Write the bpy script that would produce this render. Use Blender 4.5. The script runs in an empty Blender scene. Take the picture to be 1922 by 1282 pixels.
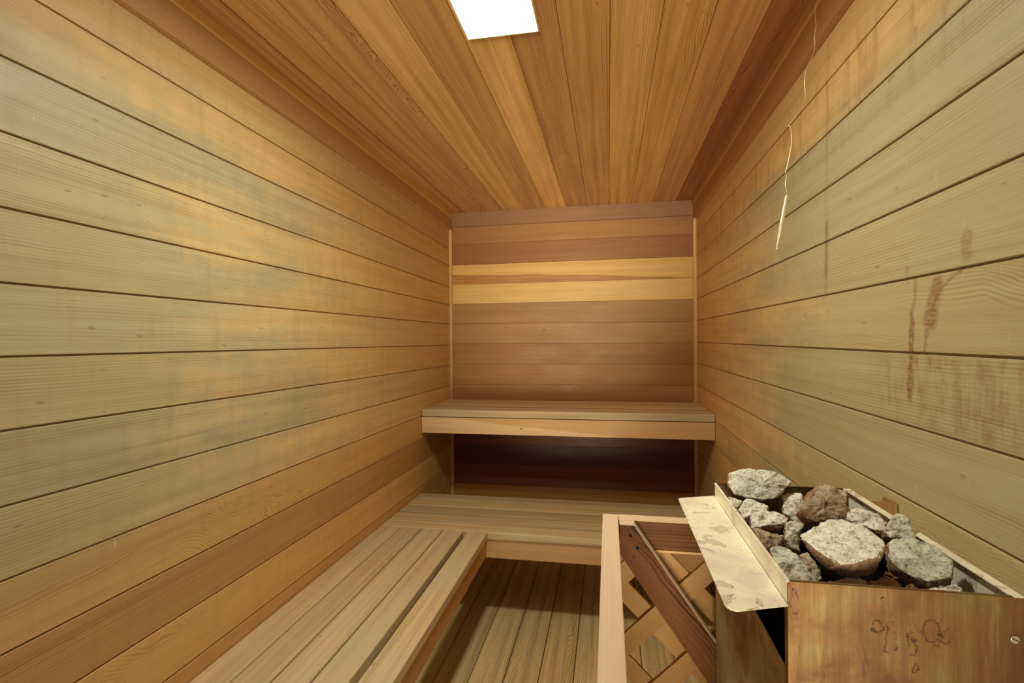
import bpy, math, random
from mathutils import Vector, Matrix, noise
random.seed(7)
C = bpy.context.scene.collection
scene = bpy.context.scene

# ---------------------------------------------------------------- camera
F_PX, YAW, PITCH, ROLL = 972.5, .184254, .002582, -.0076792
fwd = Vector((-math.sin(YAW)*math.cos(PITCH), math.cos(YAW)*math.cos(PITCH), -math.sin(PITCH)))
rgt = Vector((math.cos(YAW), math.sin(YAW), 0))
upv = rgt.cross(fwd)
rgt, upv = rgt*math.cos(ROLL) + upv*math.sin(ROLL), upv*math.cos(ROLL) - rgt*math.sin(ROLL)
cd = bpy.data.cameras.new('camera'); cam = bpy.data.objects.new('camera', cd); C.objects.link(cam)
cd.sensor_width = 36; cd.lens = F_PX/1922*36; cd.clip_start = .02
M = Matrix((rgt, upv, -fwd)).transposed().to_4x4(); M.translation = (0, 0, 1.3)
cam.matrix_world = M
scene.camera = cam

# ---------------------------------------------------------------- light and exposure
scene.view_settings.view_transform = 'Standard'
scene.view_settings.look = 'None'
scene.view_settings.exposure = 1.35
scene.view_settings.gamma = 1
world = bpy.data.worlds.new('world'); scene.world = world; world.use_nodes = True
wb = world.node_tree.nodes['Background']
wb.inputs[0].default_value = (.75, .92, 1.0, 1); wb.inputs[1].default_value = .12   # added cool fill, enters where the front wall is left out
ld = bpy.data.lights.new('bulb', 'AREA'); ld.shape = 'RECTANGLE'; ld.size = .07; ld.size_y = .12
ld.energy = 5.0; ld.color = (1, 1, .86)
lo = bpy.data.objects.new('bulb', ld); C.objects.link(lo); lo.location = (-.282, 1.20, 2.132)   # bulb behind the ceiling lens

sl = bpy.data.lights.new('added_fill_sun', 'SUN'); sl.energy = 1.15; sl.angle = math.radians(24); sl.color = (1, .90, .62)
so = bpy.data.objects.new('added_fill_sun', sl); C.objects.link(so); so.location = (0, -3, 1.8)
so.rotation_euler = Vector((0, 1, .27)).to_track_quat('-Z', 'Y').to_euler()   # added soft fill from behind the camera, tilted up; source is unseen

# ---------------------------------------------------------------- helpers
class MB:
    def __init__(s): s.v=[]; s.f=[]; s.uv=[]; s.col=[]; s.sm=[]
    def face(s, pts, uvs, tone, smooth=False):
        b=len(s.v); s.v += [tuple(p) for p in pts]; s.f.append(tuple(range(b, b+len(pts))))
        s.uv += uvs; s.col += [tone]*len(pts); s.sm.append(smooth)
    def hexa(s, P, tone=(1,1,1,.5), seed=None):
        """P[0..3] outer face (u0v0,u1v0,u1v1,u0v1), P[4..7] the same on the far side; u runs along the grain"""
        P=[Vector(p) for p in P]
        if seed is None: seed=random.random()*40
        L=(P[1]-P[0]).length; W=(P[3]-P[0]).length; T=(P[4]-P[0]).length; a=seed; b=seed*3.7
        base=len(s.v); s.v += [tuple(p) for p in P]
        def q(ids, uvs):
            s.f.append(tuple(base+i for i in ids)); s.uv.extend((a+u,b+v) for u,v in uvs); s.col.extend([tone]*4); s.sm.append(False)
        q((0,1,2,3),[(0,0),(L,0),(L,W),(0,W)]); q((7,6,5,4),[(0,W),(L,W),(L,0),(0,0)])
        q((4,5,1,0),[(0,-T),(L,-T),(L,0),(0,0)]); q((3,2,6,7),[(0,W),(L,W),(L,W+T),(0,W+T)])
        q((4,0,3,7),[(0,0),(T*.1,0),(T*.1,W),(0,W)]); q((1,5,6,2),[(0,0),(T*.1,0),(T*.1,W),(0,W)])
    def box(s, lo, hi, tone=(1,1,1,.5), grain='x', seed=None):
        x0,y0,z0=lo; x1,y1,z1=hi
        if grain=='x': P=[(x0,y0,z0),(x1,y0,z0),(x1,y0,z1),(x0,y0,z1),(x0,y1,z0),(x1,y1,z0),(x1,y1,z1),(x0,y1,z1)]
        elif grain=='y': P=[(x1,y0,z0),(x1,y1,z0),(x1,y1,z1),(x1,y0,z1),(x0,y0,z0),(x0,y1,z0),(x0,y1,z1),(x0,y0,z1)]
        else: P=[(x1,y0,z0),(x1,y0,z1),(x0,y0,z1),(x0,y0,z0),(x1,y1,z0),(x1,y1,z1),(x0,y1,z1),(x0,y1,z0)]
        s.hexa(P, tone, seed)
    def prism(s, poly, n, t, tone=(1,1,1,.5), udir=None):
        n=Vector(n).normalized(); A=[Vector(p) for p in poly]; Bk=[p-n*t for p in A]
        ud=Vector(udir).normalized() if udir else (A[1]-A[0]).normalized(); vd=n.cross(ud); r=random.random()*40
        U=lambda p:(p.dot(ud)+r, p.dot(vd)+r*3)
        s.face(A,[U(p) for p in A],tone); s.face(Bk[::-1],[U(p) for p in Bk[::-1]],tone)
        for i in range(len(A)):
            j=(i+1)%len(A); pts=[A[i],Bk[i],Bk[j],A[j]]; s.face(pts,[U(p) for p in pts],tone)
    def build(s, name, mat, parent=None, bevel=0, seg=2):
        me=bpy.data.meshes.new(name); me.from_pydata(s.v,[],s.f)
        me.uv_layers.new(name='UVMap').data.foreach_set('uv',[x for u in s.uv for x in u])
        me.color_attributes.new('tone','FLOAT_COLOR','CORNER').data.foreach_set('color',[x for c in s.col for x in c])
        for p,m in zip(me.polygons,s.sm): p.use_smooth=m
        import bmesh
        bm=bmesh.new(); bm.from_mesh(me)
        bmesh.ops.remove_doubles(bm, verts=bm.verts, dist=1e-5) if s.weld else None
        bmesh.ops.recalc_face_normals(bm, faces=bm.faces); bm.to_mesh(me); bm.free()
        me.materials.append(mat); o=bpy.data.objects.new(name,me); C.objects.link(o)
        if parent: o.parent=parent; o.matrix_parent_inverse=Matrix.Translation(-Vector(parent.location))
        if bevel:
            m=o.modifiers.new('bevel','BEVEL'); m.width=bevel; m.segments=seg; m.limit_method='ANGLE'; m.angle_limit=.6
        return o
    weld=True
def struct(o): o['kind']='structure'; return o
def thing(name, loc, label, cat, group=None):
    o=bpy.data.objects.new(name,None); C.objects.link(o); o.location=loc; o['label']=label; o['category']=cat
    if group: o['group']=group
    o.empty_display_size=.05
    return o
def tag(o,label,cat,group=None):
    o['label']=label; o['category']=cat
    if group: o['group']=group
    return o

# ---------------------------------------------------------------- materials
class NT:
    def __init__(s,name):
        s.m=bpy.data.materials.new(name); s.m.use_nodes=True; s.t=s.m.node_tree; s.b=s.t.nodes['Principled BSDF']
    def n(s,typ,**kw):
        nd=s.t.nodes.new(typ)
        for k,v in kw.items(): setattr(nd,k,v)
        return nd
    def l(s,a,b): s.t.links.new(a,b)
    def put(s,sock,v):
        if isinstance(v,bpy.types.NodeSocket): s.l(v,sock)
        else: sock.default_value=v
    def math(s,op,a,b=0,c=0,clamp=False):
        nd=s.n('ShaderNodeMath',operation=op,use_clamp=clamp); s.put(nd.inputs[0],a); s.put(nd.inputs[1],b); s.put(nd.inputs[2],c); return nd.outputs[0]
    def vec(s,x,y,z):
        nd=s.n('ShaderNodeCombineXYZ'); s.put(nd.inputs[0],x); s.put(nd.inputs[1],y); s.put(nd.inputs[2],z); return nd.outputs[0]
    def noise(s,v,scale=1,detail=2,rough=.5,dist=0):
        nd=s.n('ShaderNodeTexNoise'); s.l(v,nd.inputs['Vector']); nd.inputs['Scale'].default_value=scale
        nd.inputs['Detail'].default_value=detail; nd.inputs['Roughness'].default_value=rough; nd.inputs['Distortion'].default_value=dist
        return nd.outputs['Fac']
    def ramp(s,f,stops):
        nd=s.n('ShaderNodeValToRGB'); s.l(f,nd.inputs[0]); e=nd.color_ramp.elements
        while len(e)<len(stops): e.new(.5)
        for el,(p,c) in zip(e,stops): el.position=p; el.color=(*c,1) if len(c)==3 else c
        return nd.outputs[0]
    def mix(s,f,a,b,blend='MIX'):
        nd=s.n('ShaderNodeMix',data_type='RGBA',blend_type=blend); s.put(nd.inputs[0],f)
        s.put(nd.inputs[6],(*a,1) if isinstance(a,tuple) and len(a)==3 else a); s.put(nd.inputs[7],(*b,1) if isinstance(b,tuple) and len(b)==3 else b); return nd.outputs[2]
    def mr(s,v,a,b,c=0,d=1):
        nd=s.n('ShaderNodeMapRange'); s.put(nd.inputs[0],v)
        for i,x in enumerate((a,b,c,d)): s.put(nd.inputs[i+1],x)
        return nd.outputs[0]
    def rgb2(s,col,k): return (col[0]*k,col[1]*k,col[2]*k)
def wood(name, base, dark, grain=.55, freq=150, rough=.5, bump=.15, mottle=.35, stains=None, warp=.06, spec=.4, grey=None, streak=.35):
    t=NT(name); uv=t.n('ShaderNodeUVMap'); uv.uv_map='UVMap'
    sp=t.n('ShaderNodeSeparateXYZ'); t.l(uv.outputs[0],sp.inputs[0]); u,v=sp.outputs[0],sp.outputs[1]
    at=t.n('ShaderNodeAttribute',attribute_name='tone'); rnd=at.outputs['Alpha']
    lowv=t.vec(t.math('MULTIPLY',u,1.6),t.math('MULTIPLY',v,7.),0); low=t.noise(lowv,1,2,.45)
    wob=t.noise(t.vec(t.math('MULTIPLY',u,9.),t.math('MULTIPLY',v,22.),3.1),1,2,.5)
    amp=t.math('MULTIPLY',t.math('POWER',rnd,2.2),warp*2.2); amp=t.math('ADD',amp,warp*.18)
    h=t.math('ADD',v,t.math('MULTIPLY',low,amp)); h=t.math('ADD',h,t.math('MULTIPLY',wob,.006))
    # figured flame grain, only on the boards sawn that way and only in stretches
    fg=t.noise(t.vec(t.math('MULTIPLY',u,6.5),t.math('MULTIPLY',v,10.),41.),1,2,.5); fm=t.math('MULTIPLY',t.mr(rnd,.72,.85,0,1),t.mr(t.noise(t.vec(t.math('MULTIPLY',u,1.1),t.math('MULTIPLY',v,2.),51.),1,1,.5),.46,.60,0,1))
    h=t.math('ADD',h,t.math('MULTIPLY',t.math('MULTIPLY',fg,fm),.11))
    # ring spacing is never even: run the lines through a stretched noise as well as a sine
    rn=t.noise(t.vec(t.math('MULTIPLY',h,freq*.9),t.math('MULTIPLY',u,.35),7.7),1,2,.6)
    sn=t.math('SINE',t.math('MULTIPLY',h,freq*6.283)); sn=t.mr(sn,-.2,1.,0,1)
    area=t.mr(t.noise(t.vec(t.math('MULTIPLY',u,1.2),t.math('MULTIPLY',v,16.),11.),1,1,.5),.38,.62,.1,1)
    ring=t.math('MULTIPLY',t.math('MULTIPLY',sn,t.mr(rn,.3,.65,.15,1)),area)
    fib=t.noise(t.vec(t.math('MULTIPLY',u,14.),t.math('MULTIPLY',v,700.),1.3),1,1,.5)
    stk=t.noise(t.vec(t.math('MULTIPLY',u,.9),t.math('MULTIPLY',v,38.),5.),1,3,.6)
    mot=t.noise(t.vec(t.math('MULTIPLY',u,3.4),t.math('MULTIPLY',v,9.),21.),1,4,.6,.4)
    f=t.math('MULTIPLY',ring,grain); f=t.math('ADD',f,t.math('MULTIPLY',t.mr(stk,.42,.78,0,1),streak)); f=t.math('ADD',f,t.math('MULTIPLY',t.mr(fib,.35,.75,0,1),.16),clamp=True)
    col=t.mix(f,base,dark)
    col=t.mix(t.mr(mot,.42,.72,0,mottle),col,t.mix(.5,base,dark),'MIX')
    if grey: col=t.mix(t.mr(t.noise(t.vec(t.math('MULTIPLY',u,2.1),t.math('MULTIPLY',v,5.),31.),1,3,.6),.38,.66,0,.75),col,grey)
    # sparse resin flecks / nail marks and pale scratches
    fl=t.noise(t.vec(t.math('MULTIPLY',u,26.),t.math('MULTIPLY',v,90.),17.),1,0,.5); col=t.mix(t.mr(fl,.80,.86,0,.6),col,dark)
    col=t.mix(1,col,at.outputs['Color'],'MULTIPLY')
    if stains: col=stains(t,col)
    t.l(col,t.b.inputs['Base Color'])
    t.l(t.mr(mot,.3,.7,rough-.08,rough+.1),t.b.inputs['Roughness']); t.b.inputs['Specular IOR Level'].default_value=spec
    bp=t.n('ShaderNodeBump'); bp.inputs['Strength'].default_value=bump; bp.inputs['Distance'].default_value=.002
    t.l(t.math('ADD',t.math('MULTIPLY',ring,-.6),t.math('MULTIPLY',fib,.5)),bp.inputs['Height']); t.l(bp.outputs[0],t.b.inputs['Normal'])
    return t.m
def patina_falloff(t,col,y,z,yb,zt,fall):
    """grey near boards: weathering plus the near-to-far light change put into colour; its ragged edge follows each board"""
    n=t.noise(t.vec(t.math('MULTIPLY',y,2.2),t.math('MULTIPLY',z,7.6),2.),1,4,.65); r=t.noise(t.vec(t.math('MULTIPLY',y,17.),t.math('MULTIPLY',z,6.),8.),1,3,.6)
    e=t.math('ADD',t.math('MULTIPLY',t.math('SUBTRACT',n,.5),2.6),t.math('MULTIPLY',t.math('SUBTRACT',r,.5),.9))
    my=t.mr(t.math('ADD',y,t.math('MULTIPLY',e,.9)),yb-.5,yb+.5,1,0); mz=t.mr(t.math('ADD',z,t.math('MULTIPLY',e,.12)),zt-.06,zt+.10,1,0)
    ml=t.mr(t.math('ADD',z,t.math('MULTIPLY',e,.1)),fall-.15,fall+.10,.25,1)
    return t.mix(t.math('MULTIPLY',t.math('MULTIPLY',my,mz),ml),col,t.mix(1,col,(.62,.77,.99),'MULTIPLY'))  # darkens and cools the near boards; light falloff mixed in with the weathering
def right_stains(t,col):
    """water and rust marks that sit on the right wall, given by place (y along the wall, z up)"""
    g=t.n('ShaderNodeNewGeometry'); sp=t.n('ShaderNodeSeparateXYZ'); t.l(g.outputs['Position'],sp.inputs[0]); y,z=sp.outputs[1],sp.outputs[2]
    col=patina_falloff(t,col,y,z,2.1,1.84,.4)
    nz=t.noise(g.outputs['Position'],38,4,.65); off=t.math('MULTIPLY',t.math('SUBTRACT',nz,.5),.034)
    yy=t.math('ADD',y,off); tot=None
    for (y0,z0,y1,z1,w,k) in [(1.039,1.40,1.050,1.33,.007,.6),(1.050,1.34,1.058,1.19,.009,1.),(.978,1.385,.998,1.325,.018,.9),(.998,1.33,1.015,1.275,.007,.7),
                              (.903,1.452,.905,1.425,.013,.5),(.916,1.405,.965,1.382,.004,.6),(1.062,1.425,1.066,1.40,.008,.35),(1.13,1.25,1.13,1.17,.007,.3),(.93,1.255,.925,1.16,.012,.3),(.86,1.25,.86,1.15,.014,.3)]:
        dy,dz=y1-y0,z1-z0; L2=dy*dy+dz*dz
        s=t.math('ADD',t.math('MULTIPLY',t.math('SUBTRACT',yy,y0),dy/L2),t.math('MULTIPLY',t.math('SUBTRACT',z,z0),dz/L2),clamp=True)
        a=t.math('SUBTRACT',yy,t.math('ADD',t.math('MULTIPLY',s,dy),y0)); b=t.math('SUBTRACT',z,t.math('ADD',t.math('MULTIPLY',s,dz),z0))
        d=t.math('SQRT',t.math('ADD',t.math('MULTIPLY',a,a),t.math('MULTIPLY',b,b)))
        m=t.mr(d,w*1.15,w*.55,0,k*.62); tot=m if tot is None else t.math('MAXIMUM',tot,m)
    brk=t.noise(t.vec(t.math('MULTIPLY',y,60.),t.math('MULTIPLY',z,170.),6.),1,3,.7); tot=t.math('MULTIPLY',tot,t.mr(brk,.32,.58,.25,1.25))
    col=t.mix(tot,col,(.20,.055,.02))
    # mottled watermark field on the board behind the heater
    st=t.noise(t.vec(t.math('MULTIPLY',y,46.),t.math('MULTIPLY',z,9.),0),1,4,.7)
    fine=t.noise(t.vec(t.math('MULTIPLY',y,130.),t.math('MULTIPLY',z,60.),0),1,3,.7)
    wdw=t.math('MULTIPLY',t.math('MULTIPLY',t.mr(z,1.13,1.16,0,1),t.mr(z,1.275,1.262,0,1)),t.mr(y,1.25,1.05,0,1))
    col=t.mix(t.math('MULTIPLY',wdw,t.math('MULTIPLY',t.mr(st,.45,.62,0,.6),t.mr(fine,.35,.6,.2,1))),col,(.30,.135,.05))
    # bleached runs and drips under the crown
    run=t.noise(t.vec(t.math('MULTIPLY',y,30.),t.math('MULTIPLY',z,5.),4.),1,3,.65)
    w2=t.math('MULTIPLY',t.mr(z,1.72,1.80,0,1),t.mr(z,2.0,1.93,0,1))
    col=t.mix(t.math('MULTIPLY',w2,t.mr(run,.5,.62,0,.35)),col,(.36,.17,.06))
    sc=t.noise(t.vec(t.math('MULTIPLY',y,160.),t.math('MULTIPLY',z,22.),9.),1,1,.5)
    col=t.mix(t.mr(sc,.74,.8,0,.5),col,(.75,.68,.5))
    return col
def left_marks(t,col):
    g=t.n('ShaderNodeNewGeometry'); sp=t.n('ShaderNodeSeparateXYZ'); t.l(g.outputs['Position'],sp.inputs[0]); y,z=sp.outputs[1],sp.outputs[2]
    col=patina_falloff(t,col,y,z,1.55,1.88,.86)
    sc=t.noise(t.vec(t.math('MULTIPLY',y,150.),t.math('MULTIPLY',z,20.),9.),1,1,.5)
    col=t.mix(t.mr(sc,.75,.81,0,.45),col,(.75,.66,.45))
    run=t.noise(t.vec(t.math('MULTIPLY',y,26.),t.math('MULTIPLY',z,4.),4.),1,3,.65)
    return t.mix(t.mr(run,.52,.66,0,.12),col,(.36,.17,.06))
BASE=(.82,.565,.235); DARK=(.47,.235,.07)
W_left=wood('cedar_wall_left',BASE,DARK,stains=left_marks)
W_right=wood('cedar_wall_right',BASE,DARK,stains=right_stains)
W_ceil=wood("cedar_ceiling",(.86,.56,.28),(.34,.15,.055),grain=.75,streak=.6,warp=.10,rough=.5)
W_trim=wood('cedar_trim',(.62,.40,.19),(.40,.20,.08),grain=.3,rough=.45)
W_bench=wood('bench_wood',(.74,.58,.34),(.36,.23,.10),grain=.4,grey=(.58,.50,.35),mottle=.35,streak=.8)
def sapwood(t,col):
    """pale sapwood wedge along the lower left of the upper bench's front board"""
    g=t.n('ShaderNodeNewGeometry'); sp=t.n('ShaderNodeSeparateXYZ'); t.l(g.outputs['Position'],sp.inputs[0]); x,z=sp.outputs[0],sp.outputs[2]
    w=t.noise(t.vec(t.math('MULTIPLY',x,3.),0,0),1,2,.5); zl=t.math('ADD',t.math('MULTIPLY_ADD',x,-.082,.786),t.math('MULTIPLY',t.math('SUBTRACT',w,.5),.02))
    m=t.mr(t.math('SUBTRACT',zl,z),-.001,.003,0,1)
    m=t.math('MULTIPLY',m,t.mr(z,.765,.77,0,1))
    kx=t.math('MULTIPLY',t.math('SUBTRACT',x,-.475),1.); kz=t.math('MULTIPLY',t.math('SUBTRACT',z,.812),1.8); k=t.math('SQRT',t.math('ADD',t.math('MULTIPLY',kx,kx),t.math('MULTIPLY',kz,kz)))
    col=t.mix(m,col,t.mix(1,col,(1.22,1.38,1.7),'MULTIPLY'))
    return t.mix(t.mr(k,.005,.010,.75,0),col,(.22,.10,.03))
def heart_streak(t,col):
    """dark heartwood streak through the upper of the two pale boards, and two small knots"""
    g=t.n('ShaderNodeNewGeometry'); sp=t.n('ShaderNodeSeparateXYZ'); t.l(g.outputs['Position'],sp.inputs[0]); x,z=sp.outputs[0],sp.outputs[2]
    w=t.noise(t.vec(t.math('MULTIPLY',x,2.4),0,0),1,2,.5); f=t.noise(t.vec(t.math('MULTIPLY',x,6.),t.math('MULTIPLY',z,120.),0),1,2,.6)
    top=t.math('ADD',t.math('MULTIPLY_ADD',t.math('POWER',t.math('ADD',x,1.06),2.),-.024,1.742),t.math('MULTIPLY',t.math('SUBTRACT',w,.5),.03))
    m=t.math('MULTIPLY',t.mr(t.math('SUBTRACT',top,z),-.001,.006,0,1),t.mr(z,1.679,1.680,0,1)); m=t.math('MULTIPLY',m,t.mr(f,.25,.6,.6,1))
    col=t.mix(m,col,t.mix(1,col,(.60,.42,.30),'MULTIPLY'))
    for X,Z,r in ((-.415,1.365,.005),(-.66,1.90,.003)):
        kx=t.math('SUBTRACT',x,X); kz=t.math('MULTIPLY',t.math('SUBTRACT',z,Z),1.7); k=t.math('SQRT',t.math('ADD',t.math('MULTIPLY',kx,kx),t.math('MULTIPLY',kz,kz)))
        col=t.mix(t.mr(k,r,r*2.4,.8,0),col,(.14,.05,.02))
    return col
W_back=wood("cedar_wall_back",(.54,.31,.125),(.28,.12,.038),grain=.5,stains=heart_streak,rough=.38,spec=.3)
W_fascia=wood('bench_fascia_wood',(.70,.45,.21),(.48,.26,.10),grain=.25,stains=sapwood)
W_floor=wood('floor_wood',(.88,.64,.30),(.30,.18,.07),grain=.75,freq=120,rough=.5,mottle=.45,streak=.7,warp=.05)
W_rail=wood('guard_rail_wood',(.70,.52,.33),(.50,.32,.19),grain=.2,mottle=.25)
W_dark=wood('dark_stained_wood',(.17,.062,.017),(.030,.009,.003),spec=.12,grain=.9,freq=130,bump=.5,mottle=.3,warp=.05,streak=.5)
W_latt=wood('lattice_wood',(.43,.22,.045),(.28,.115,.022),grain=.3)
def plain(name,col,rough=.6,metal=0,emit=None,es=0):
    t=NT(name); t.b.inputs['Base Color'].default_value=(*col,1); t.b.inputs['Roughness'].default_value=rough; t.b.inputs['Metallic'].default_value=metal
    if emit: t.b.inputs['Emission Color'].default_value=(*emit,1); t.b.inputs['Emission Strength'].default_value=es
    return t.m
# ---------------------------------------------------------------- metals and stone
def obj_xyz(t):
    g=t.n('ShaderNodeNewGeometry'); sp=t.n('ShaderNodeSeparateXYZ'); t.l(g.outputs['Position'],sp.inputs[0]); return g.outputs['Position'],sp.outputs
def steel(name,pale,mid,burnt,metal=.55,shelf=False,drips=False):
    t=NT(name); pos,(x,y,z)=obj_xyz(t)
    big=t.noise(pos,9,5,.6,.6); brush=t.noise(t.vec(t.math('MULTIPLY',x,300.),t.math('MULTIPLY',y,300.),t.math('MULTIPLY',z,9.)),1,2,.5)
    col=t.ramp(big,[(.38,pale),(.5,mid),(.62,burnt)])
    col=t.mix(t.mr(brush,.3,.7,0,.22),col,burnt)
    # tide lines: thin dark contours of a stretched noise, as left by dried water
    v=t.vec(t.math('MULTIPLY',x,1.),t.math('MULTIPLY',y,1.),t.math('MULTIPLY',z,1. if shelf else .42))
    c=t.noise(v,30 if shelf else 34,2,.5,.8)
    line=t.math('ABSOLUTE',t.math('SUBTRACT',c,.57)); mask=t.mr(t.noise(pos,14,1,.5),.50,.56,0,1)
    ln=t.math('MULTIPLY',t.mr(line,.004,.011,1,0),mask)
    fill=t.math('MULTIPLY',t.mr(c,.57,.60,0,.45),mask)
    col=t.mix(fill,col,(.42,.25,.19) if shelf else (.30,.13,.05)); col=t.mix(t.math('MULTIPLY',ln,.85),col,(.24,.13,.09) if shelf else (.12,.035,.02))
    if drips:
        runs=t.noise(t.vec(t.math('MULTIPLY',x,45.),t.math('MULTIPLY',y,45.),t.math('MULTIPLY',z,4.)),1,4,.65)
        col=t.mix(t.mr(runs,.44,.66,0,.75),col,(.15,.055,.018)); col=t.mix(t.mr(runs,.44,.30,0,.35),col,(.60,.50,.24))
        wb_=t.math('MULTIPLY',t.math('SUBTRACT',t.noise(pos,85,4,.65),.5),.017); xx=t.math('ADD',x,wb_); dm=None
        for (cx,z0,z1,r) in ((.3285,.958,.928,.0062),(.3515,.950,.926,.0040),(.354,.912,.905,.0036),(.372,.962,.948,.0085),(.388,.955,.945,.0062),(.314,.958,.952,.006),(.2225,.99,.965,.0050)):
            cz=t.math('SUBTRACT',z,t.math('MINIMUM',t.math('MAXIMUM',z,z1),z0)); dx=t.math('SUBTRACT',xx,cx)
            d=t.math('SUBTRACT',t.math('SQRT',t.math('ADD',t.math('MULTIPLY',dx,dx),t.math('MULTIPLY',cz,cz))),r); d=t.math('ADD',d,t.mr(z,(z0+z1)/2,z0+.004,0,.004)); dm=d if dm is None else t.math('MINIMUM',dm,d)
        lo_=t.math('MULTIPLY',t.mr(dm,-.0028,-.0006,0,1),t.mr(dm,.0003,.0009,1,0)); low=t.mr(t.noise(t.vec(t.math('MULTIPLY',x,160.),0,t.math('MULTIPLY',z,90.)),1,2,.6),.38,.58,.05,1)
        col=t.mix(t.math('MULTIPLY',lo_,low),col,(.05,.010,.006)); col=t.mix(t.mr(dm,-.003,0,.45,0),col,(.22,.09,.035))
    sp=t.noise(pos,210,1,.5); col=t.mix(t.mr(sp,.72,.76,0,.6),col,(.12,.05,.02))
    t.l(col,t.b.inputs['Base Color']); t.b.inputs['Metallic'].default_value=metal; t.l(t.mr(big,.3,.7,.34,.5),t.b.inputs['Roughness'])
    bp=t.n('ShaderNodeBump'); bp.inputs['Strength'].default_value=.06; t.l(brush,bp.inputs['Height']); t.l(bp.outputs[0],t.b.inputs['Normal'])
    return t.m
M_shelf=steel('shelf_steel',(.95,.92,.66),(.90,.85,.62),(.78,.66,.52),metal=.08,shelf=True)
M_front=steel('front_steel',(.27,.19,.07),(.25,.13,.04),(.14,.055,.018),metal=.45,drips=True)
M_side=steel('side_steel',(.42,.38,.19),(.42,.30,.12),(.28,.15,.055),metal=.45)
M_black=plain('heater_inside_black',(.005,.004,.004),1.)
M_black.node_tree.nodes['Principled BSDF'].inputs['Specular IOR Level'].default_value=0
M_screw=plain('screw_metal',(.62,.50,.30),.35,.8)
M_slot=plain('screw_slot',(.06,.03,.015),.7)
M_wire=plain('wire_metal',(.72,.62,.42),.35,.7)
M_lens=plain('lamp_lens',(.9,.9,.9),.4,0,(1,.985,.95),3.0)
M_lframe=plain('lamp_rim',(.85,.75,.45),.4)
M_bracket=plain('bracket_metal',(.36,.20,.08),.45,.3)
def stone(name,pale,mid,dark,rust):
    t=NT(name); pos,(x,y,z)=obj_xyz(t); g=t.n('ShaderNodeNewGeometry')
    at=t.n('ShaderNodeAttribute',attribute_name='tone')
    n1=t.noise(pos,55,6,.75); n2=t.noise(pos,230,4,.7); n3=t.noise(pos,20,3,.6)
    col=t.ramp(n1,[(.34,dark),(.43,mid),(.54,pale)]); col=t.mix(t.mr(n2,.54,.64,0,.8),col,dark)
    col=t.mix(t.mr(n3,.55,.7,0,.35),col,rust)
    col=t.mix(at.outputs['Alpha'],col,t.mix(t.mr(n2,.4,.6,0,1),rust,t.rgb2(rust,.45)))   # iron-brown broken faces
    t.l(col,t.b.inputs['Base Color']); t.b.inputs['Roughness'].default_value=.85
    bp=t.n('ShaderNodeBump'); bp.inputs['Strength'].default_value=.75; bp.inputs['Distance'].default_value=.004
    t.l(t.math('ADD',t.math('MULTIPLY',n1,1.2),t.math('MULTIPLY',n2,.4)),bp.inputs['Height']); t.l(bp.outputs[0],t.b.inputs['Normal'])
    return t.m
S_pale=stone('pale_stone',(.95,.92,.78),(.80,.75,.58),(.20,.15,.085),(.30,.13,.045))
S_grey=stone('grey_stone',(.80,.79,.62),(.56,.54,.38),(.12,.105,.06),(.30,.13,.045))
S_tan=stone('tan_stone',(.62,.50,.32),(.46,.32,.18),(.20,.11,.05),(.40,.17,.06))
S_rust=stone('rust_stone',(.42,.22,.10),(.30,.13,.055),(.12,.045,.02),(.34,.14,.05))

# ---------------------------------------------------------------- room shell
XL,XR,YB,YF,H = -1.053,.538,3.378,-.62,2.160
def vary(k,a=.5,hue=.05):
    h=random.uniform(-hue,hue); return (k*(1+h),k,k*(1-h*1.6),a)
def wall_boards(name, mat, zs, side, tones, gap, depth=.005, T=.018):
    """horizontal boards; zs = (z at the open end, z at the far corner) of every groove from the top"""
    m=MB()
    for i in range(len(zs)-1):
        (t0,t1),(b0,b1)=zs[i],zs[i+1]; g=gap/2
        if side in 'LR':
            X=XL if side=='L' else XR; s=1 if side=='L' else -1
            P=[(X,YF,b0+g),(X,YB,b1+g),(X,YB,t1-g),(X,YF,t0-g)]; Q=[(p[0]-s*T,p[1],p[2]) for p in P]
        else:
            P=[(XL,YB,b0+g),(XR,YB,b1+g),(XR,YB,t1-g),(XL,YB,t0-g)]; Q=[(p[0],p[1]+T,p[2]) for p in P]
        m.hexa(P+Q, tones[i])
    zt,zb=zs[0],zs[-1]
    # tongues seen at the bottom of the grooves
    if side in 'LR':
        X=XL if side=='L' else XR; s=1 if side=='L' else -1
        m.box((min(X-s*depth,X-s*(T+.004)),YF,min(zb)),(max(X-s*depth,X-s*(T+.004)),YB+T,max(zt)),(.62,.5,.42,.3),'y')
    else: m.box((XL-T,YB+depth,min(zb)),(XR+T,YB+T+.004,max(zt)),(.55,.42,.35,.3),'x')
    m.weld=False
    return struct(m.build(name,mat,bevel=.0011,seg=1))
Lz=[(2.165,2.165),(2.097,2.05),(1.9618,1.917),(1.8131,1.8064),(1.6847,1.6614),(1.5424,1.5418),(1.4073,1.4115),(1.2814,1.2694),(1.1529,1.1329),(1.0205,.9967),(.8883,.869),(.7618,.7335),(.632,.603),(.50,.468),(.37,.335),(.236,.205),(.10,.07),(-.01,-.01)]
Rz=[(2.165,2.165),(2.06,2.07),(1.9296,1.9417),(1.8041,1.8115),(1.6746,1.6724),(1.5364,1.5452),(1.4024,1.4121),(1.2664,1.2783),(1.13,1.148),(.9923,1.0136),(.858,.879),(.725,.745),(.59,.61),(.457,.475),(.325,.34),(.19,.205),(.06,.07),(-.01,-.01)]
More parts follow.
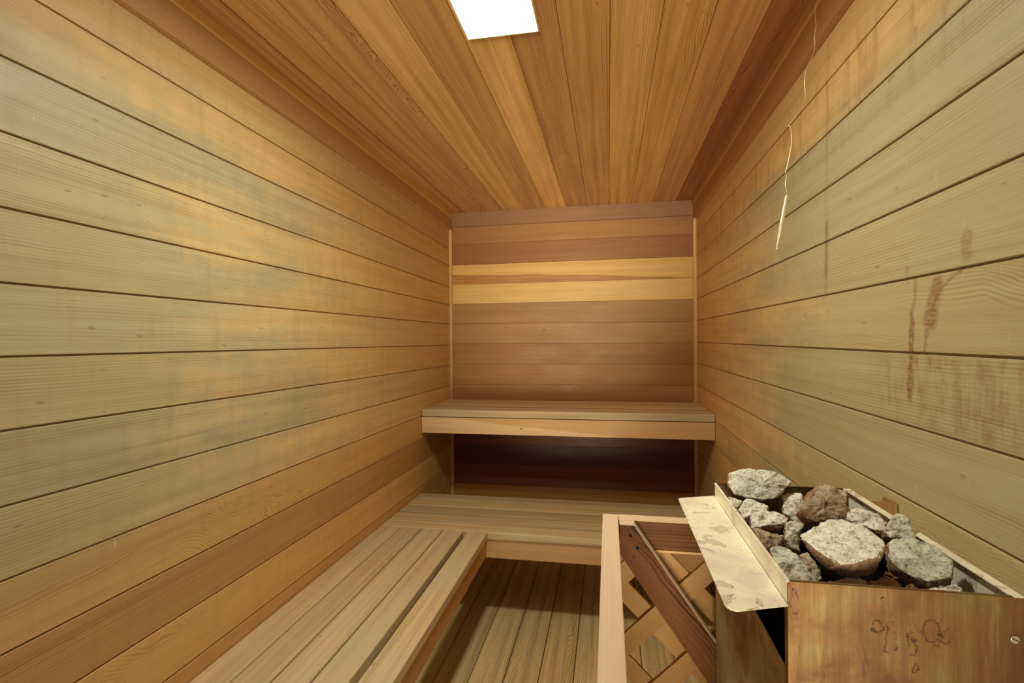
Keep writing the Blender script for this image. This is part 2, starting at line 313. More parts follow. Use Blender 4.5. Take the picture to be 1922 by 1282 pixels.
Bz=[(2.165,2.165),(2.068,2.071),(1.9485,1.9513),(1.809,1.8135),(1.6766,1.68),(1.5467,1.5475),(1.4132,1.409),(1.2771,1.2763),(1.1409,1.1424),(1.0022,1.0096),(.868,.874),(.735,.742),(.602,.611),(.474,.473),(.336,.337),(.205,.205),(.07,.07),(-.01,-.01)]
Lt=[vary(.95,.1),vary(.95,.15),vary(.98,.1),vary(1.0,.15),vary(1.02,.1),vary(1.0,.3),vary(1.02,.1),vary(.98,.2),vary(.95,.35),vary(1.0,.15),(.94,.84,.70,.9),(.74,.60,.48,.5),(1.0,.88,.75,.9),(.85,.70,.55,.4),(.9,.75,.55,.3)]+[vary(.9)]*3
Rt=[vary(.95,.1),vary(.95,.2),vary(.95,.5),vary(1.0,.2),vary(1.0,.7),vary(1.02,.2),vary(1.0,.95),vary(.98,.2),vary(1.03,.3),vary(1.05,.8),vary(1.0,.3),vary(.95,.4)]+[vary(.9,.3) for _ in range(6)]
Bt=[(.8,.72,.66,.3),(.72,.62,.52,.8),(.62,.46,.38,.5),(1.45,1.62,1.40,.3),(1.50,1.75,1.55,.2),(.84,.82,.70,.1),(.92,.90,.80,.1),(.85,.76,.62,.6),(.90,.80,.62,.2),(.95,.85,.68,.2),(.9,.8,.6,.2),(.50,.27,.22,.2),(.30,.16,.14,.2),(.44,.23,.17,.2),(.95,.8,.55,.2),(.9,.8,.6,.2),(.9,.8,.6,.2)]  # three darkest low boards carry the upper bench's shade in their tone
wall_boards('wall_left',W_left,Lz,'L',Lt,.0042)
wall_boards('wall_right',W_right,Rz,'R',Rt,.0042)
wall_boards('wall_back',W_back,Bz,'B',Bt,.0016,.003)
# ceiling
xs=[-1.09,-.956,-.818,-.680,-.538,-.397,-.265,-.127,.010,.146,.280,.416,.575]
ct=[(.82,.66,.50,.5),(.84,.72,.58,.7),(.80,.70,.62,1.),(1.02,.96,.84,.4),(.84,.74,.64,.2),(1.16,1.12,.90,.45),(.80,.68,.58,.25),(.86,.74,.62,.1),(1.02,.94,.74,.4),(.98,.86,.68,.6),(.84,.68,.56,.55),(.50,.31,.25,.9)]
m=MB(); m.weld=False
for i in range(12):
    x0,x1=xs[i]+(.0032 if i==1 else .0008),xs[i+1]-.0008; z=H
    m.hexa([(x1,YF,z),(x1,YB,z),(x0,YB,z),(x0,YF,z),(x1,YF,z+.018),(x1,YB,z+.018),(x0,YB,z+.018),(x0,YF,z+.018)],ct[i])
m.box((-1.1,YF,H+.004),(.6,YB+.02,H+.024),(.4,.3,.25,.3),'y')
struct(m.build('ceiling',W_ceil,bevel=.001,seg=1))
# floor
m=MB(); m.weld=False
x=-1.065
k=0
ft=[1,.9,1.05,.9,1.05,1.0,.92,1.05,.95,1.0,.9,1.,.95]
while x<XR+.02:
    m.box((x+.0022,YF,-.02),(x+.1305,YB,0),vary(ft[k],random.choice([.2,.5,.9]),.03),'y'); x+=.1318; k+=1
m.box((-1.07,YF,-.04),(.56,YB+.02,-.010),(.15,.12,.1,.3),'y')
struct(m.build('floor',W_floor,bevel=.0015,seg=1))
# trims
def trim(n,lo,hi,tone,grain,mat=None):
    m=MB(); m.box(lo,hi,tone,grain); return struct(m.build('trim_%d'%n,mat or W_trim,bevel=.0015))
trim(1,(XL,YF,2.046),(XL+.018,YB,H),(1.0,.92,.80,.2),'y')
trim(2,(XL+.018,YF,2.124),(XL+.027,YB,H),(1.3,1.3,.9,.2),'y')
trim(3,(XR-.018,YF,2.044),(XR,YB,H),(.82,.64,.52,.2),'y')
trim(4,(XR-.027,YF,2.124),(XR-.018,YB,H),(1.0,.82,.66,.2),'y')
trim(5,(XL+.018,YB-.018,2.065),(XR-.018,YB,H),(.46,.36,.34,.5),'x')
trim(6,(XL,YB-.019,0),(XL+.019,YB,2.046),(1.1,1.15,1.05,.2),'z')
trim(7,(XR-.019,YB-.019,0),(XR,YB,2.044),(1.15,1.2,1.1,.2),'z')

# ---------------------------------------------------------------- ceiling light
lt=thing('ceiling_light',(-.282,1.205,H),'white glowing rectangular light panel set flush in the wooden ceiling','light')
m=MB()
xa,xb,ya,yb=-.381,-.1845,.99,1.412
for lo_,hi_ in [((xa-.004,ya-.004,H-.014),(xa,yb+.004,H)),((xb,ya-.004,H-.014),(xb+.004,yb+.004,H)),((xa,ya-.004,H-.014),(xb,ya,H)),((xa,yb,H-.014),(xb,yb+.004,H))]: m.box(lo_,hi_)
m.build('rim',M_lframe,lt)
m=MB(); m.box((xa,ya,H-.0135),(xb,yb,H-.002)); m.build('lens',M_lens,lt,bevel=.002)

# ---------------------------------------------------------------- benches
def bench_x(name,label,y0,zt,n,pitch,w,x0,x1,fz0,fz1,rec,tones,thick,fmat,ftone,yb):
    b=thing(name,((x0+x1)/2,y0+n*pitch/2,0),label,'bench')
    for i in range(n):
        m=MB(); ya=y0+i*pitch; m.box((x0,ya,zt-thick),(x1,ya+w,zt),tones[i],'x')
        m.build('slat',W_bench,b,bevel=.0035)
    m=MB(); m.box((x0,y0+rec,fz0),(x1,y0+rec+.036,fz1),ftone,'x'); f=m.build('front_board',fmat,b,bevel=.0015)
    for xx in (x0,(x0+x1)/2-.02,x1-.038):
        m=MB(); m.box((xx,y0+rec+.037,fz0+.012),(xx+.038,yb,zt-thick-.001),vary(.9),'y'); m.build('cross_bearer',W_bench,b,bevel=.0015)
    m=MB(); m.box((x0,yb,fz0+.012),(x1,yb+.036,zt-thick-.001),vary(.9),'x'); m.build('rear_board',W_bench,b,bevel=.0015)
    return b
def bright(f): return [(f[i]*1.,f[i]*1.,f[i]*.95,.15+.1*i) for i in range(len(f))]
bench_x('sauna_bench','high slatted wooden bench spanning the back wall, upper step','' or 2.808,.910,5,.1050,.088,XL+.002,XR-.002,.776,.866,.0025,[(1,.97,.90,.3),(.88,.86,.76,.6),(1.06,1.04,.95,.2),(.92,.88,.78,.4),(1.08,1.06,.98,.2)],.040,W_fascia,(1.06,1.05,1.0,.9),3.27)
lb=bench_x('sauna_bench','low wide slatted bench across the room below the high back bench',2.262,.440,5,.1075,.0925,XL+.002,XR-.002,.321,.404,.009,[(1.04,1.02,.93,.4),(.98,.95,.86,.2),(.86,.83,.75,.7),(1.05,1.02,.90,.2),(.93,.92,.84,.3)],.034,W_fascia,(.98,.95,.88,.2),2.72)
for xx in (-.93,.40):
    m=MB(); m.box((xx,2.60,0),(xx+.038,2.69,.332),vary(.85),'z'); m.build('leg',W_bench,lb,bevel=.0015)
b=thing('sauna_bench',(-.80,.8,0),'long low slatted bench running along the left wall','bench')
for i,(xa_,xb_,k) in enumerate([(-1.051,-.9515,.98),(-.9475,-.851,.92),(-.8445,-.750,1.03),(-.7435,-.652,1.0),(-.629,-.540,1.04)]):
    m=MB(); m.box((xa_,-.50,.406),(xb_,2.260,.440),(k*1.02,k,k*.93,[.2,.35,.2,.15,.5][i]),'y'); m.build('slat',W_bench,b,bevel=.0035)
m=MB(); m.box((-.582,-.50,.331),(-.546,2.262,.4045),(.85,.68,.5,.2),'y'); m.build('front_board',W_fascia,b,bevel=.0015)
for yy in (-.4,.45,1.3,):
    m=MB(); m.box((XL+.002,yy,.335),(-.583,yy+.036,.4055),vary(.85),'x'); m.build('cross_bearer',W_bench,b,bevel=.0015)
for yy in (-.35,1.345):
    m=MB(); m.box((-.74,yy,0),(-.702,yy+.06,.405),vary(.8),'z'); m.build('leg',W_bench,b,bevel=.0015)

# ---------------------------------------------------------------- heater guard
g=thing('heater_guard',(.25,1.19,0),'wooden guard fence with lattice panels around the sauna heater','guard fence')
m=MB(); m.box((-.016,.56,.866),(.0185,1.208,.900),(1,1,1,.3),'y'); m.build('top_rail',W_rail,g,bevel=.0015)
m=MB(); m.box((.0192,1.1725,.8985),(XR-.001,1.208,.9),(1,1,1,.3),'x'); m.build('rail_cap',W_rail,g,bevel=.0004)
m=MB(); m.box((.0192,1.172,.838),(XR-.001,1.208,.8984),(1.15,1.1,1,.6),'x'); m.build('top_rail',W_dark,g,bevel=.001)
m=MB(); m.box((.0192,1.172,.8325),(XR-.001,1.208,.8379),(1.1,1,.9,.2),'x'); m.build('rail_strip',W_trim,g,bevel=.0006)
# brace: face in the plane y=1.138, thin upper-right edge pale, light from above put into its colour
a0=Vector((.051,0,.900)); a1=Vector((.345,0,.4755)); d=(a1-a0).normalized(); nrm=Vector((d.z,0,-d.x))
if nrm.z>0: nrm=-nrm
w=.0605
def P3(p,y): return (p.x,y,p.z)
q0=a0; q1=a1; r1=a1+nrm*w; r0=Vector((.0205,0,.800)); tl=Vector((.0205,0,.900))
# left end is cut by the rail line x=.0205; lower edge line through a0+nrm*w
s_=(.0205-(a0+nrm*w).x)/d.x; low=(a0+nrm*w)+d*s_
m=MB(); m.prism([P3(tl,1.138),P3(low,1.138),P3(r1,1.138),P3(q1,1.138),P3(q0,1.138)],(0,-1,0),.0325,(1.2,1.15,1.1,.8),udir=(d.x,0,d.z)); br=m.build('diagonal_brace',W_dark,g,bevel=.0006)
m=MB(); e=-nrm*.0012
m.prism([P3(q0,1.1385),P3(q0+e,1.1385),P3(q1+e,1.1385),P3(q1,1.1385)],(0,-1,0),.032,(1,1,1,.2),udir=(d.x,0,d.z)); o=m.build('brace_lit_edge',W_rail,g); o['label']='upper edge of the dark brace, pale with painted light from above'
m=MB(); m.box((.0205,1.1385,.9002),(.051,1.1715,.9014),(1,1,1,.2),'x'); m.build('brace_end_cap',W_rail,g)
import bmesh
def disc(name,c,r,n,depth,mat,parent,seg=20,r2=None,bevel=0):
    bm=bmesh.new(); bmesh.ops.create_cone(bm,cap_ends=True,segments=seg,radius1=r,radius2=r if r2 is None else r2,depth=depth)
    me=bpy.data.meshes.new(name); q=Vector(n).to_track_quat('Z','Y').to_matrix().to_4x4(); q.translation=Vector(c); bm.transform(q); bm.to_mesh(me); bm.free()
    me.materials.append(mat); o=bpy.data.objects.new(name,me); C.objects.link(o)
    if parent: o.parent=parent; o.matrix_parent_inverse=Matrix.Translation(-Vector(parent.location))
    if bevel: mo=o.modifiers.new('bevel','BEVEL'); mo.width=bevel; mo.segments=2
    return o
M_hole=plain('screw_hole_dark',(.01,.008,.006),.9)
for (hx,hz,hr) in ((.043,.879,.0035),(.058,.853,.0038),(.050,.834,.0016)):
    disc('screw_hole',(hx,1.1376,hz),hr,(0,-1,0),.0014,M_hole,g)
def clip(poly,x0,x1,z0,z1):
    for ax,val,sgn in ((0,x0,1),(0,x1,-1),(1,z0,1),(1,z1,-1)):
        out=[]
        for i in range(len(poly)):
            a,b=poly[i],poly[(i+1)%len(poly)]; ia=(a[ax]-val)*sgn>=0; ib=(b[ax]-val)*sgn>=0
            if ia: out.append(a)
            if ia!=ib:
                tt=(val-a[ax])/(b[ax]-a[ax]); out.append((a[0]+(b[0]-a[0])*tt,a[1]+(b[1]-a[1])*tt))
        poly=out
        if not poly: return []
    return poly
R2=math.sqrt(.5)
def lattice(x0,x1,z0,z1,cx,cz,place,pitch=.114,sw=.040):
    """two crossing layers of strips; place(x,z,layer) -> 3D point"""
    res=[]
    for layer,(dx,dz) in enumerate(((R2,R2),(R2,-R2))):
        nx,nz=-dz,dx; c=cx*nx+cz*nz+pitch/2
        for k in range(-14,15):
            q=c+k*pitch; p0=(nx*q-dx*3,nz*q-dz*3); p1=(nx*q+dx*3,nz*q+dz*3); h=sw/2
            pl=clip([(p0[0]-nx*h,p0[1]-nz*h),(p1[0]-nx*h,p1[1]-nz*h),(p1[0]+nx*h,p1[1]+nz*h),(p0[0]+nx*h,p0[1]+nz*h)],x0,x1,z0,z1)
            if len(pl)>2: res.append((layer,pl,(dx,dz)))
    return res
m=MB(); m.weld=False
for layer,pl,(dx,dz) in lattice(.0192,XR-.002,.045,.8325,.0895,.598,None):
    k=random.uniform(.85,1.1); y=1.173+layer*.009
    m.prism([(x,y,z) for x,z in pl],(0,-1,0),.0085,(k,k*.95,k*.9,.2),udir=(dx,0,dz))
m.build('lattice_panel',W_latt,g,bevel=.0006,seg=1)
m=MB(); m.weld=False
for layer,pl,(dx,dz) in lattice(.58,1.17,.045,.866,.8,.5,None):
    k=random.uniform(.85,1.1); x_=.008-layer*.009
    m.prism([(x_,y,z) for y,z in pl],(1,0,0),.0085,(k,k*.95,k*.9,.2),udir=(0,dx,dz))
m.build('lattice_panel',W_latt,g,bevel=.0006,seg=1)
m=MB(); m.box((.0192,1.172,0),(XR-.001,1.206,.045),vary(.9),'x'); m.build('bottom_rail',W_rail,g,bevel=.0015)
m=MB(); m.box((-.014,.60,0),(.0165,1.171,.045),vary(.9),'y'); m.build('bottom_rail',W_rail,g,bevel=.0015)
for yy in (.565,1.1715):
    m=MB(); m.box((-.014,yy,0),(.0170,yy+.034,.8655),vary(.95),'z'); m.build('post',W_rail,g,bevel=.0015)

# ---------------------------------------------------------------- sauna heater
HX0,HX1,HY0,HY1,HZ=.215,.468,.690,1.136,1.000
h=thing('sauna_heater',((HX0+HX1)/2,(HY0+HY1)/2,.30),'stained metal sauna heater box filled with rocks on the right wall','sauna heater')
t_=.0022
m=MB(); m.box((HX0,HY0,.30),(HX1,HY0+t_,HZ),grain='z')
m.box((HX0,HY0+t_,.30),(HX0+t_,HY0+.012,HZ-.032),grain='z'); m.box((HX0,HY0-.0001,HZ-.0035),(HX1,HY0+.006,HZ),grain='x'); m.build('front_panel',M_front,h,bevel=.0007)
# side: lower panel, upper lip band, front stile, all around an air slot
m=MB(); m.box((HX0,HY0+.012,.30),(HX0+t_,HY1,.887),grain='z'); m.build('side_panel',M_side,h,bevel=.0007)
m=MB(); m.box((HX0,HY0+.0005,.9715),(HX0+t_,HY1,HZ),grain='y'); m.box((HX0-.0012,HY0,HZ-.0022),(HX0+t_+.0012,HY1,HZ+.0002),grain='y'); m.build('side_rim',M_shelf,h,bevel=.0006)
m=MB(); m.box((HX1-t_,HY0,.30),(HX1,HY1,HZ),grain='y'); m.box((HX1-.012,HY0,HZ-.0022),(HX1+.0002,HY1,HZ+.0002),grain='y'); m.build('right_panel',M_shelf,h,bevel=.0006)
m=MB(); m.box((HX0,HY1-t_,.30),(HX1,HY1,HZ),grain='x'); m.box((HX0,HY1-.004,HZ-.003),(HX1,HY1,HZ+.0002),grain='x'); m.build('back_panel',M_front,h,bevel=.0006)
m=MB(); m.box((HX0+.02,HY0+.02,.32),(HX1-.005,HY1-.01,.930),grain='x'); m.build('rock_tray',M_black,h)
m=MB(); m.box((HX0+t_,HY0+t_,.30),(HX1-t_,HY1-t_,.306)); m.build('bottom_panel',M_black,h)
# shelf with rounded outer corners
def arc(cx,cy,r,a0,a1,n=8): return [(cx+r*math.cos(a0+(a1-a0)*i/n),cy+r*math.sin(a0+(a1-a0)*i/n)) for i in range(n+1)]
SX=.1385; r=.013
out=[(HX0,.688)]+[(HX0,1.142)]+arc(SX+r,1.112-r+.003,r,math.pi/2,math.pi)+arc(SX+r,.664+r,r,math.pi,1.5*math.pi)
out=[(HX0,.688),(HX0,1.142)]+[(x_,y_) for x_,y_ in arc(SX+r,1.118-r,r,math.pi/2+.15,math.pi)]+[(x_,y_) for x_,y_ in arc(SX+r,.664+r,r,math.pi,1.5*math.pi)]
m=MB(); m.prism([(x_,y_,.9715) for x_,y_ in out],(0,0,1),.0022,udir=(0,1,0)); m.build('side_shelf',M_shelf,h,bevel=.0007)
def screw(c,n,r,slot_ang):
    s=disc('screw',c,r,n,.0022,M_screw,h,24,bevel=.0006)
    v=Vector(n).normalized(); a=Vector((math.cos(slot_ang),0,math.sin(slot_ang))); bb=a.cross(v); p=Vector(c)+v*.0012
    m=MB(); m.prism([p+a*r*.92+bb*r*.13,p-a*r*.92+bb*r*.13,p-a*r*.92-bb*r*.13,p+a*r*.92-bb*r*.13],n,.0006); o=m.build('screw_slot',M_slot,s)
    o.matrix_parent_inverse=Matrix.Translation(-Vector(h.location)); o.parent=s; o.matrix_parent_inverse=Matrix.Identity(4)
    # the screw mesh is in world coordinates under the heater's own offset: keep the slot in the same space
screw((.456,HY0-.0010,.952),(0,-1,0),.0048,-.45)
disc('rivet',(.321,HY0-.0006,.9865),.0026,(0,-1,0),.0014,M_front,h,16,bevel=.0004)
m=MB(); m.box((HX1+.0005,1.10,.80),(XR-.001,1.104,.986),grain='x'); m.build('wall_bracket',M_bracket,h,bevel=.0008)
m=MB(); m.box((XR-.008,1.098,.80),(XR-.001,1.14,.985),grain='z'); m.build('wall_bracket',M_bracket,h,bevel=.0008)

# ---------------------------------------------------------------- rocks
ROCKS = [
 ('big pale slab rock with a brown front edge, topmost in the middle of the heater', [(0.255, 0.763, 1.0306), (0.2671, 0.7755, 1.0352), (0.2853, 0.7855, 1.0393), (0.2964, 0.7955, 1.0432), (0.3072, 0.7981, 1.0445), (0.3422, 0.7975, 1.046), (0.3504, 0.7864, 1.0428), (0.3581, 0.7677, 1.0371), (0.3605, 0.7632, 1.0358), (0.3451, 0.7495, 1.0306), (0.3258, 0.7174, 1.0192), (0.3109, 0.7153, 1.0178), (0.2926, 0.7156, 1.017), (0.2766, 0.7111, 1.0147), (0.2715, 0.7149, 1.0157), (0.2662, 0.7304, 1.0205), (0.2569, 0.7529, 1.0274)], (-0.046, -0.309, 0.95), 0.036),
 ('large whitish rock with a pitted face in the far left corner of the heater', [(0.2357, 1.0838, 1.0338), (0.2638, 1.0864, 1.0436), (0.3137, 1.0796, 1.0446), (0.326, 1.0755, 1.0413), (0.338, 1.0657, 1.0299), (0.3379, 1.0604, 1.0223), (0.3234, 1.0566, 1.0138), (0.3042, 1.0481, 0.9975), (0.2848, 1.0499, 0.996), (0.2523, 1.0545, 0.9956), (0.2319, 1.0624, 1.0025), (0.2324, 1.0753, 1.021)], (-0.122, -0.813, 0.569), 0.05),
 ('upright angular rock with a rust brown broken face, behind the big slab', [(0.3154, 0.9497, 1.009), (0.3318, 0.9621, 1.037), (0.3475, 0.9641, 1.0453), (0.3693, 0.9626, 1.0486), (0.3756, 0.9599, 1.0453), (0.3854, 0.9482, 1.0259), (0.3872, 0.9372, 1.0059), (0.3832, 0.9362, 1.0028), (0.3609, 0.9378, 0.9995), (0.3396, 0.9389, 0.9955), (0.3286, 0.9368, 0.9885), (0.3237, 0.9394, 0.992), (0.3171, 0.9459, 1.0023)], (-0.131, -0.875, 0.465), 0.055),
 ('flat pale rock behind the right end of the big slab', [(0.3905, 0.9536, 1.0165), (0.4234, 0.9532, 1.0191), (0.4317, 0.9432, 1.0141), (0.4325, 0.9212, 1.0015), (0.4259, 0.9101, 0.9945), (0.4165, 0.9103, 0.9938), (0.3978, 0.924, 1.0001), (0.3805, 0.9296, 1.0018)], (-0.075, -0.499, 0.864), 0.035),
 ('small pale rock leaning on the right rim, farther from the camera', [(0.417, 0.8906, 1.0025), (0.4384, 0.9077, 1.0228), (0.4525, 0.9067, 1.0239), (0.4641, 0.8938, 1.0128), (0.4604, 0.8783, 0.9967), (0.4432, 0.8783, 0.9942), (0.4209, 0.8797, 0.9922), (0.4153, 0.8843, 0.996)], (-0.105, -0.703, 0.703), 0.035),
 ('large grey speckled rock on the right side, nearest the right rim', [(0.3844, 0.8111, 1.0107), (0.3976, 0.8211, 1.0171), (0.4221, 0.8177, 1.0172), (0.4451, 0.8044, 1.012), (0.4469, 0.78, 0.9992), (0.4359, 0.7647, 0.9902), (0.4146, 0.7537, 0.9826), (0.4007, 0.7599, 0.9848), (0.3852, 0.7727, 0.9904), (0.3785, 0.7914, 0.9998)], (-0.07, -0.468, 0.881), 0.04),
 ('small pale wedge rock by the left rim in front of the whitish rock', [(0.228, 0.9964, 0.9923), (0.2419, 1.0111, 1.0064), (0.2586, 1.013, 1.0101), (0.2769, 0.9977, 0.9996), (0.2767, 0.986, 0.9898), (0.2543, 0.9846, 0.9857), (0.2349, 0.9829, 0.9819)], (-0.096, -0.64, 0.763), 0.035),
 ('flat oval pale rock by the left rim, third from the back', [(0.2315, 0.9518, 0.9895), (0.2495, 0.9656, 0.999), (0.2772, 0.966, 1.0017), (0.2985, 0.9516, 0.9952), (0.2914, 0.9387, 0.9871), (0.2604, 0.939, 0.9846), (0.2408, 0.9327, 0.9793), (0.2342, 0.9422, 0.9842)], (-0.075, -0.499, 0.864), 0.028),
 ('brown sided rock under the flat oval rock by the left rim', [(0.2312, 0.9185, 0.986), (0.2483, 0.9165, 0.9868), (0.281, 0.9055, 0.9782), (0.2772, 0.8983, 0.967), (0.2486, 0.8973, 0.9594), (0.2387, 0.9083, 0.973)], (-0.122, -0.813, 0.569), 0.035),
 ('rough pale rock stood on edge between the upright rock and the left rim rocks', [(0.2973, 0.9799, 1.0029), (0.3159, 0.9917, 1.0202), (0.332, 0.9936, 1.0254), (0.3338, 0.9812, 1.011), (0.3236, 0.9691, 0.9946), (0.3345, 0.9576, 0.983), (0.3187, 0.9547, 0.9766), (0.3075, 0.9661, 0.9882)], (-0.114, -0.761, 0.639), 0.04),
 ('tall rough rock stood on edge against the left end of the big slab', [(0.2724, 0.8863, 1.0104), (0.2853, 0.8876, 1.0137), (0.3019, 0.8798, 1.0084), (0.2904, 0.8741, 1.0009), (0.2853, 0.8554, 0.9814), (0.2849, 0.8502, 0.9763), (0.2723, 0.8561, 0.9803), (0.2677, 0.867, 0.9904)], (-0.105, -0.703, 0.703), 0.04),
 ('crumbly grey green rock in the near left corner of the heater', [(0.2183, 0.7771, 1.0052), (0.2314, 0.7814, 1.0092), (0.246, 0.781, 1.0103), (0.2546, 0.7636, 1.0002), (0.2627, 0.7465, 0.9903), (0.2643, 0.7322, 0.9815), (0.2327, 0.7326, 0.9788), (0.2257, 0.7472, 0.9872)], (-0.079, -0.528, 0.845), 0.04),
 ('narrow crumbly rock squeezed between the near left rock and the big slab', [(0.2621, 0.7931, 0.9991), (0.2742, 0.7926, 1.0001), (0.2803, 0.7759, 0.989), (0.2812, 0.7546, 0.9742), (0.2759, 0.7515, 0.9715), (0.2668, 0.7582, 0.9752), (0.2637, 0.7764, 0.9876)], (-0.086, -0.571, 0.816), 0.035),
 ('low yellowish rock just inside the front wall under the big slab', [(0.2726, 0.7303, 0.9823), (0.2786, 0.7343, 0.9858), (0.3097, 0.7395, 0.9927), (0.3267, 0.7332, 0.99), (0.3268, 0.7239, 0.9835), (0.2988, 0.7241, 0.9807), (0.2757, 0.7267, 0.9801)], (-0.086, -0.571, 0.816), 0.03),
 ('red brown rock with a pointed edge just inside the front wall', [(0.3327, 0.7516, 0.9808), (0.354, 0.7591, 0.9883), (0.3736, 0.7496, 0.9837), (0.3705, 0.7413, 0.9776), (0.3492, 0.7397, 0.9742), (0.3316, 0.7442, 0.9755)], (-0.086, -0.571, 0.816), 0.03),
 ('small rounded pale rock at the front wall near the right corner', [(0.3807, 0.7229, 0.9849), (0.3962, 0.7277, 0.9909), (0.4179, 0.7296, 0.9952), (0.4238, 0.7249, 0.992), (0.4202, 0.7175, 0.9853), (0.4017, 0.7192, 0.9844), (0.3821, 0.7209, 0.9834)], (-0.096, -0.64, 0.763), 0.03),
 ('small dark rock in the gap below the right side rock', [(0.3854, 0.8239, 0.9653), (0.3994, 0.8302, 0.9711), (0.4081, 0.8245, 0.9681), (0.4034, 0.8141, 0.9603), (0.3857, 0.8168, 0.9604)], (-0.086, -0.571, 0.816), 0.03),
 ('small tan rock in the far right corner of the heater', [(0.4199, 1.0799, 1.0115), (0.4417, 1.0796, 1.0151), (0.4392, 1.0661, 0.9986), (0.4297, 1.0587, 0.9881), (0.4174, 1.0598, 0.9871)], (-0.114, -0.761, 0.639), 0.035),
 ('small pale rock between the whitish rock and the upright rock at the back', [(0.3252, 1.0737, 0.9999), (0.3558, 1.0748, 1.0046), (0.3532, 1.0623, 0.9938), (0.3404, 1.0585, 0.989), (0.3242, 1.0595, 0.9879)], (-0.096, -0.64, 0.763), 0.03),
 ('small rock half hidden below the whitish rock at the far left rim', [(0.2258, 1.0663, 0.9937), (0.2499, 1.0589, 0.9905), (0.2458, 1.0491, 0.9818), (0.2394, 1.0433, 0.9761), (0.2281, 1.0534, 0.9831)], (-0.096, -0.64, 0.763), 0.03),
 ('thin dark rock chip at the front wall beside the red brown rock', [(0.3832, 0.7698, 0.9714), (0.3943, 0.7731, 0.9743), (0.4022, 0.7649, 0.9702), (0.3971, 0.7614, 0.9678), (0.3817, 0.7615, 0.9665)], (-0.075, -0.499, 0.864), 0.02),
]

STONE=[S_pale,S_pale,S_tan,S_pale,S_grey,S_grey,S_pale,S_pale,S_tan,S_pale,S_grey,S_grey,S_tan,S_tan,S_rust,S_pale,S_rust,S_tan,S_pale,S_grey,S_rust]
def rock(i,label,poly,n,th,mat):
    P=[Vector(p) for p in poly]; n=Vector(n); c=sum(P,Vector())/len(P)
    # even outline points
    N=36; per=[0]
    for k in range(len(P)): per.append(per[-1]+(P[(k+1)%len(P)]-P[k]).length)
    ring=[]
    for k in range(N):
        s=per[-1]*k/N; j=max(q for q in range(len(P)) if per[q]<=s); a,b=P[j],P[(j+1)%len(P)]; ring.append(a.lerp(b,(s-per[j])/max(1e-9,per[j+1]-per[j])))
    ring=[ring[k]*.86+(ring[k-1]+ring[(k+1)%N])*.07 for k in range(N)]; ring=[c+(q-c)*1.12 for q in ring]
    random.seed(100+i); sh=Vector((random.uniform(-.1,.1),random.uniform(-.1,.1),0))*th
    lv=[(.0,.03),(.25,.03),(.5,.02),(.75,.0),(.91,-.02),(.98,-.09),(1.01,-.28),(1.0,-.50),(.95,-.75),(.84,-.95),(.50,-1.05),(.0,-1.08)]
    bm=bmesh.new(); rows=[]
    for f,hh in lv:
        if f==0: rows.append([bm.verts.new(c+n*th*hh+(sh if hh<0 else Vector()))]); continue
        rows.append([bm.verts.new(c+(p-c)*f+n*th*hh+(sh*-hh if hh<0 else Vector())) for p in ring])
    for a,b in zip(rows,rows[1:]):
        for k in range(N):
            k2=(k+1)%N
            if len(a)==1: bm.faces.new((a[0],b[k],b[k2]))
            elif len(b)==1: bm.faces.new((a[k],b[0],a[k2]))
            else: bm.faces.new((a[k],b[k],b[k2],a[k2]))
    bmesh.ops.subdivide_edges(bm,edges=bm.edges,cuts=1,use_grid_fill=True)
    bmesh.ops.recalc_face_normals(bm,faces=bm.faces); bm.normal_update()
    for kk in range(16):
        dv=Vector((random.gauss(0,1),random.gauss(0,1),random.gauss(0,1))).normalized(); mx=max((v.co-c).dot(dv) for v in bm.verts)
        cut=mx*random.uniform(.74,.93) if dv.dot(n)<.5 else mx*random.uniform(.90,.98)
        for v in bm.verts:
            e=(v.co-c).dot(dv)-cut
            if e>0: v.co-=dv*e*.93
    bm.normal_update(); off={}
    for v in bm.verts:
        p=v.co*1.0+Vector((i*1.7,0,0))
        big=noise.fractal(p*36,1,2,3)*.0026; sharp=-abs(noise.noise(p*75))*.0030; fine=noise.fractal(p*210,1,2,3)*.0014-abs(noise.noise(p*160))*.0012
        off[v]=v.normal*(big+sharp+fine)
    for v,o_ in off.items(): v.co+=o_
    # keep every rock above the tray and inside the box
    for v in bm.verts:
        v.co.z=max(v.co.z,.9315); 
        if v.co.z<1.004: v.co.x=min(max(v.co.x,HX0+.0055),HX1-.0055); v.co.y=min(max(v.co.y,HY0+.0075),HY1-.007)
    bm.normal_update(); me=bpy.data.meshes.new('heater_rock')
    side={f.index:(f.normal.dot(n)<.25) for f in bm.faces}
    bm.faces.ensure_lookup_table(); bm.faces.index_update()
    sd=[max(0.,min(1.,(.70-f.normal.dot(n))/.28)) for f in bm.faces]
    for f in bm.faces: f.smooth=True
    org=Vector((c.x,c.y,min(v.co.z for v in bm.verts))); bm.transform(Matrix.Translation(-org)); bm.to_mesh(me); bm.free()
    ca=me.color_attributes.new('tone','FLOAT_COLOR','CORNER')
    for p in me.polygons:
        for li in p.loop_indices: ca.data[li].color=(1,1,1,sd[p.index]*.9)
    me.materials.append(mat); o=bpy.data.objects.new('heater_rock',me); o.location=org; C.objects.link(o)
    tag(o,label,'rock','rocks heaped in the sauna heater')
for i,(lab,poly,n,th) in enumerate(ROCKS): rock(i,lab,poly,n,th,STONE[i])

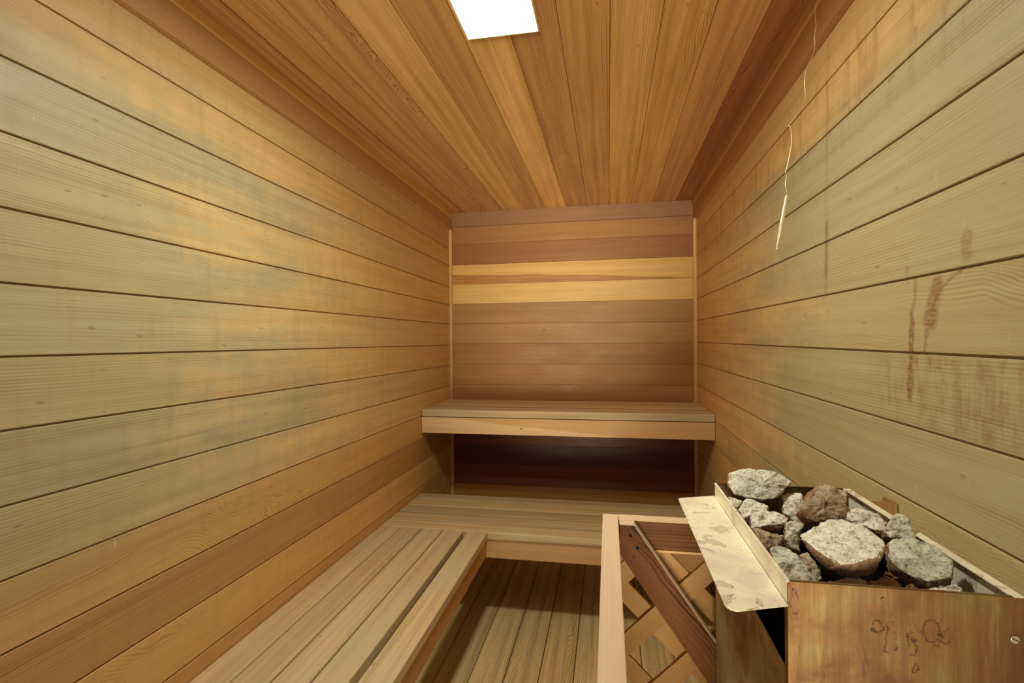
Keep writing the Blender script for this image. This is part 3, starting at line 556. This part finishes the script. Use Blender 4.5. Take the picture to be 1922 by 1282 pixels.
# ---------------------------------------------------------------- temperature probe on its wire
def tube(name,pts,r,mat,parent,res=3):
    cu=bpy.data.curves.new(name,'CURVE'); cu.dimensions='3D'; sp=cu.splines.new('POLY'); sp.points.add(len(pts)-1)
    for p,q in zip(sp.points,pts):
        p.co=(*q[:3],1); p.radius=q[3] if len(q)>3 else 1
    cu.bevel_depth=r; cu.bevel_resolution=res; cu.use_fill_caps=True; cu.materials.append(mat)
    tmp=bpy.data.objects.new(name,cu); C.objects.link(tmp); dg=bpy.context.evaluated_depsgraph_get(); me=bpy.data.meshes.new_from_object(tmp.evaluated_get(dg)); bpy.data.objects.remove(tmp)
    for p in me.polygons: p.use_smooth=True
    o=bpy.data.objects.new(name,me); C.objects.link(o)
    if parent: o.parent=parent; o.matrix_parent_inverse=Matrix.Translation(-Vector(parent.location))
    return o
pr=thing('temperature_probe',(.505,1.392,2.12),'thin metal probe dangling on a kinked wire from the right crown trim','probe')
Y=1.392
w1=[(.512,2.13),(.506,2.118),(.505,2.09),(.506,2.065),(.5035,2.045),(.5045,2.013),(.498,1.994),(.4905,1.978),(.484,1.963),(.480,1.937),(.482,1.91),(.4815,1.89),(.476,1.876),(.467,1.862),(.455,1.845),(.443,1.828)]
w2=[(.443,1.828),(.446,1.826),(.448,1.821),(.4505,1.80),(.4495,1.78),(.4445,1.755),(.439,1.725),(.4365,1.712),(.438,1.70),(.4355,1.685),(.4355,1.674),(.438,1.660)]
def smooth(p):
    out=[]
    for i in range(len(p)-1):
        a=p[max(i-1,0)];b=p[i];c=p[i+1];d_=p[min(i+2,len(p)-1)]
        for k in range(4):
            s=k/4; out.append(tuple(.5*((2*b[j])+(-a[j]+c[j])*s+(2*a[j]-5*b[j]+4*c[j]-d_[j])*s*s+(-a[j]+3*b[j]-3*c[j]+d_[j])*s**3) for j in (0,1)))
    return out+[p[-1]]
tube('wire',[(x_,Y+.002*math.sin(z_*60),z_) for x_,z_ in smooth(w1+w2[1:])],.0009,M_wire,pr)
tube('probe_body',[(.439,Y,1.658,.35),(.4375,Y,1.650,1),(.4190,Y,1.553,1),(.4170,Y,1.543,.5),(.4168,Y,1.540,.45)],.0046,M_wire,pr)
tube('probe_tip',[(.4168,Y,1.541,.8),(.4152,Y,1.532,1),(.4140,Y,1.521,1.2)],.0024,M_wire,pr)
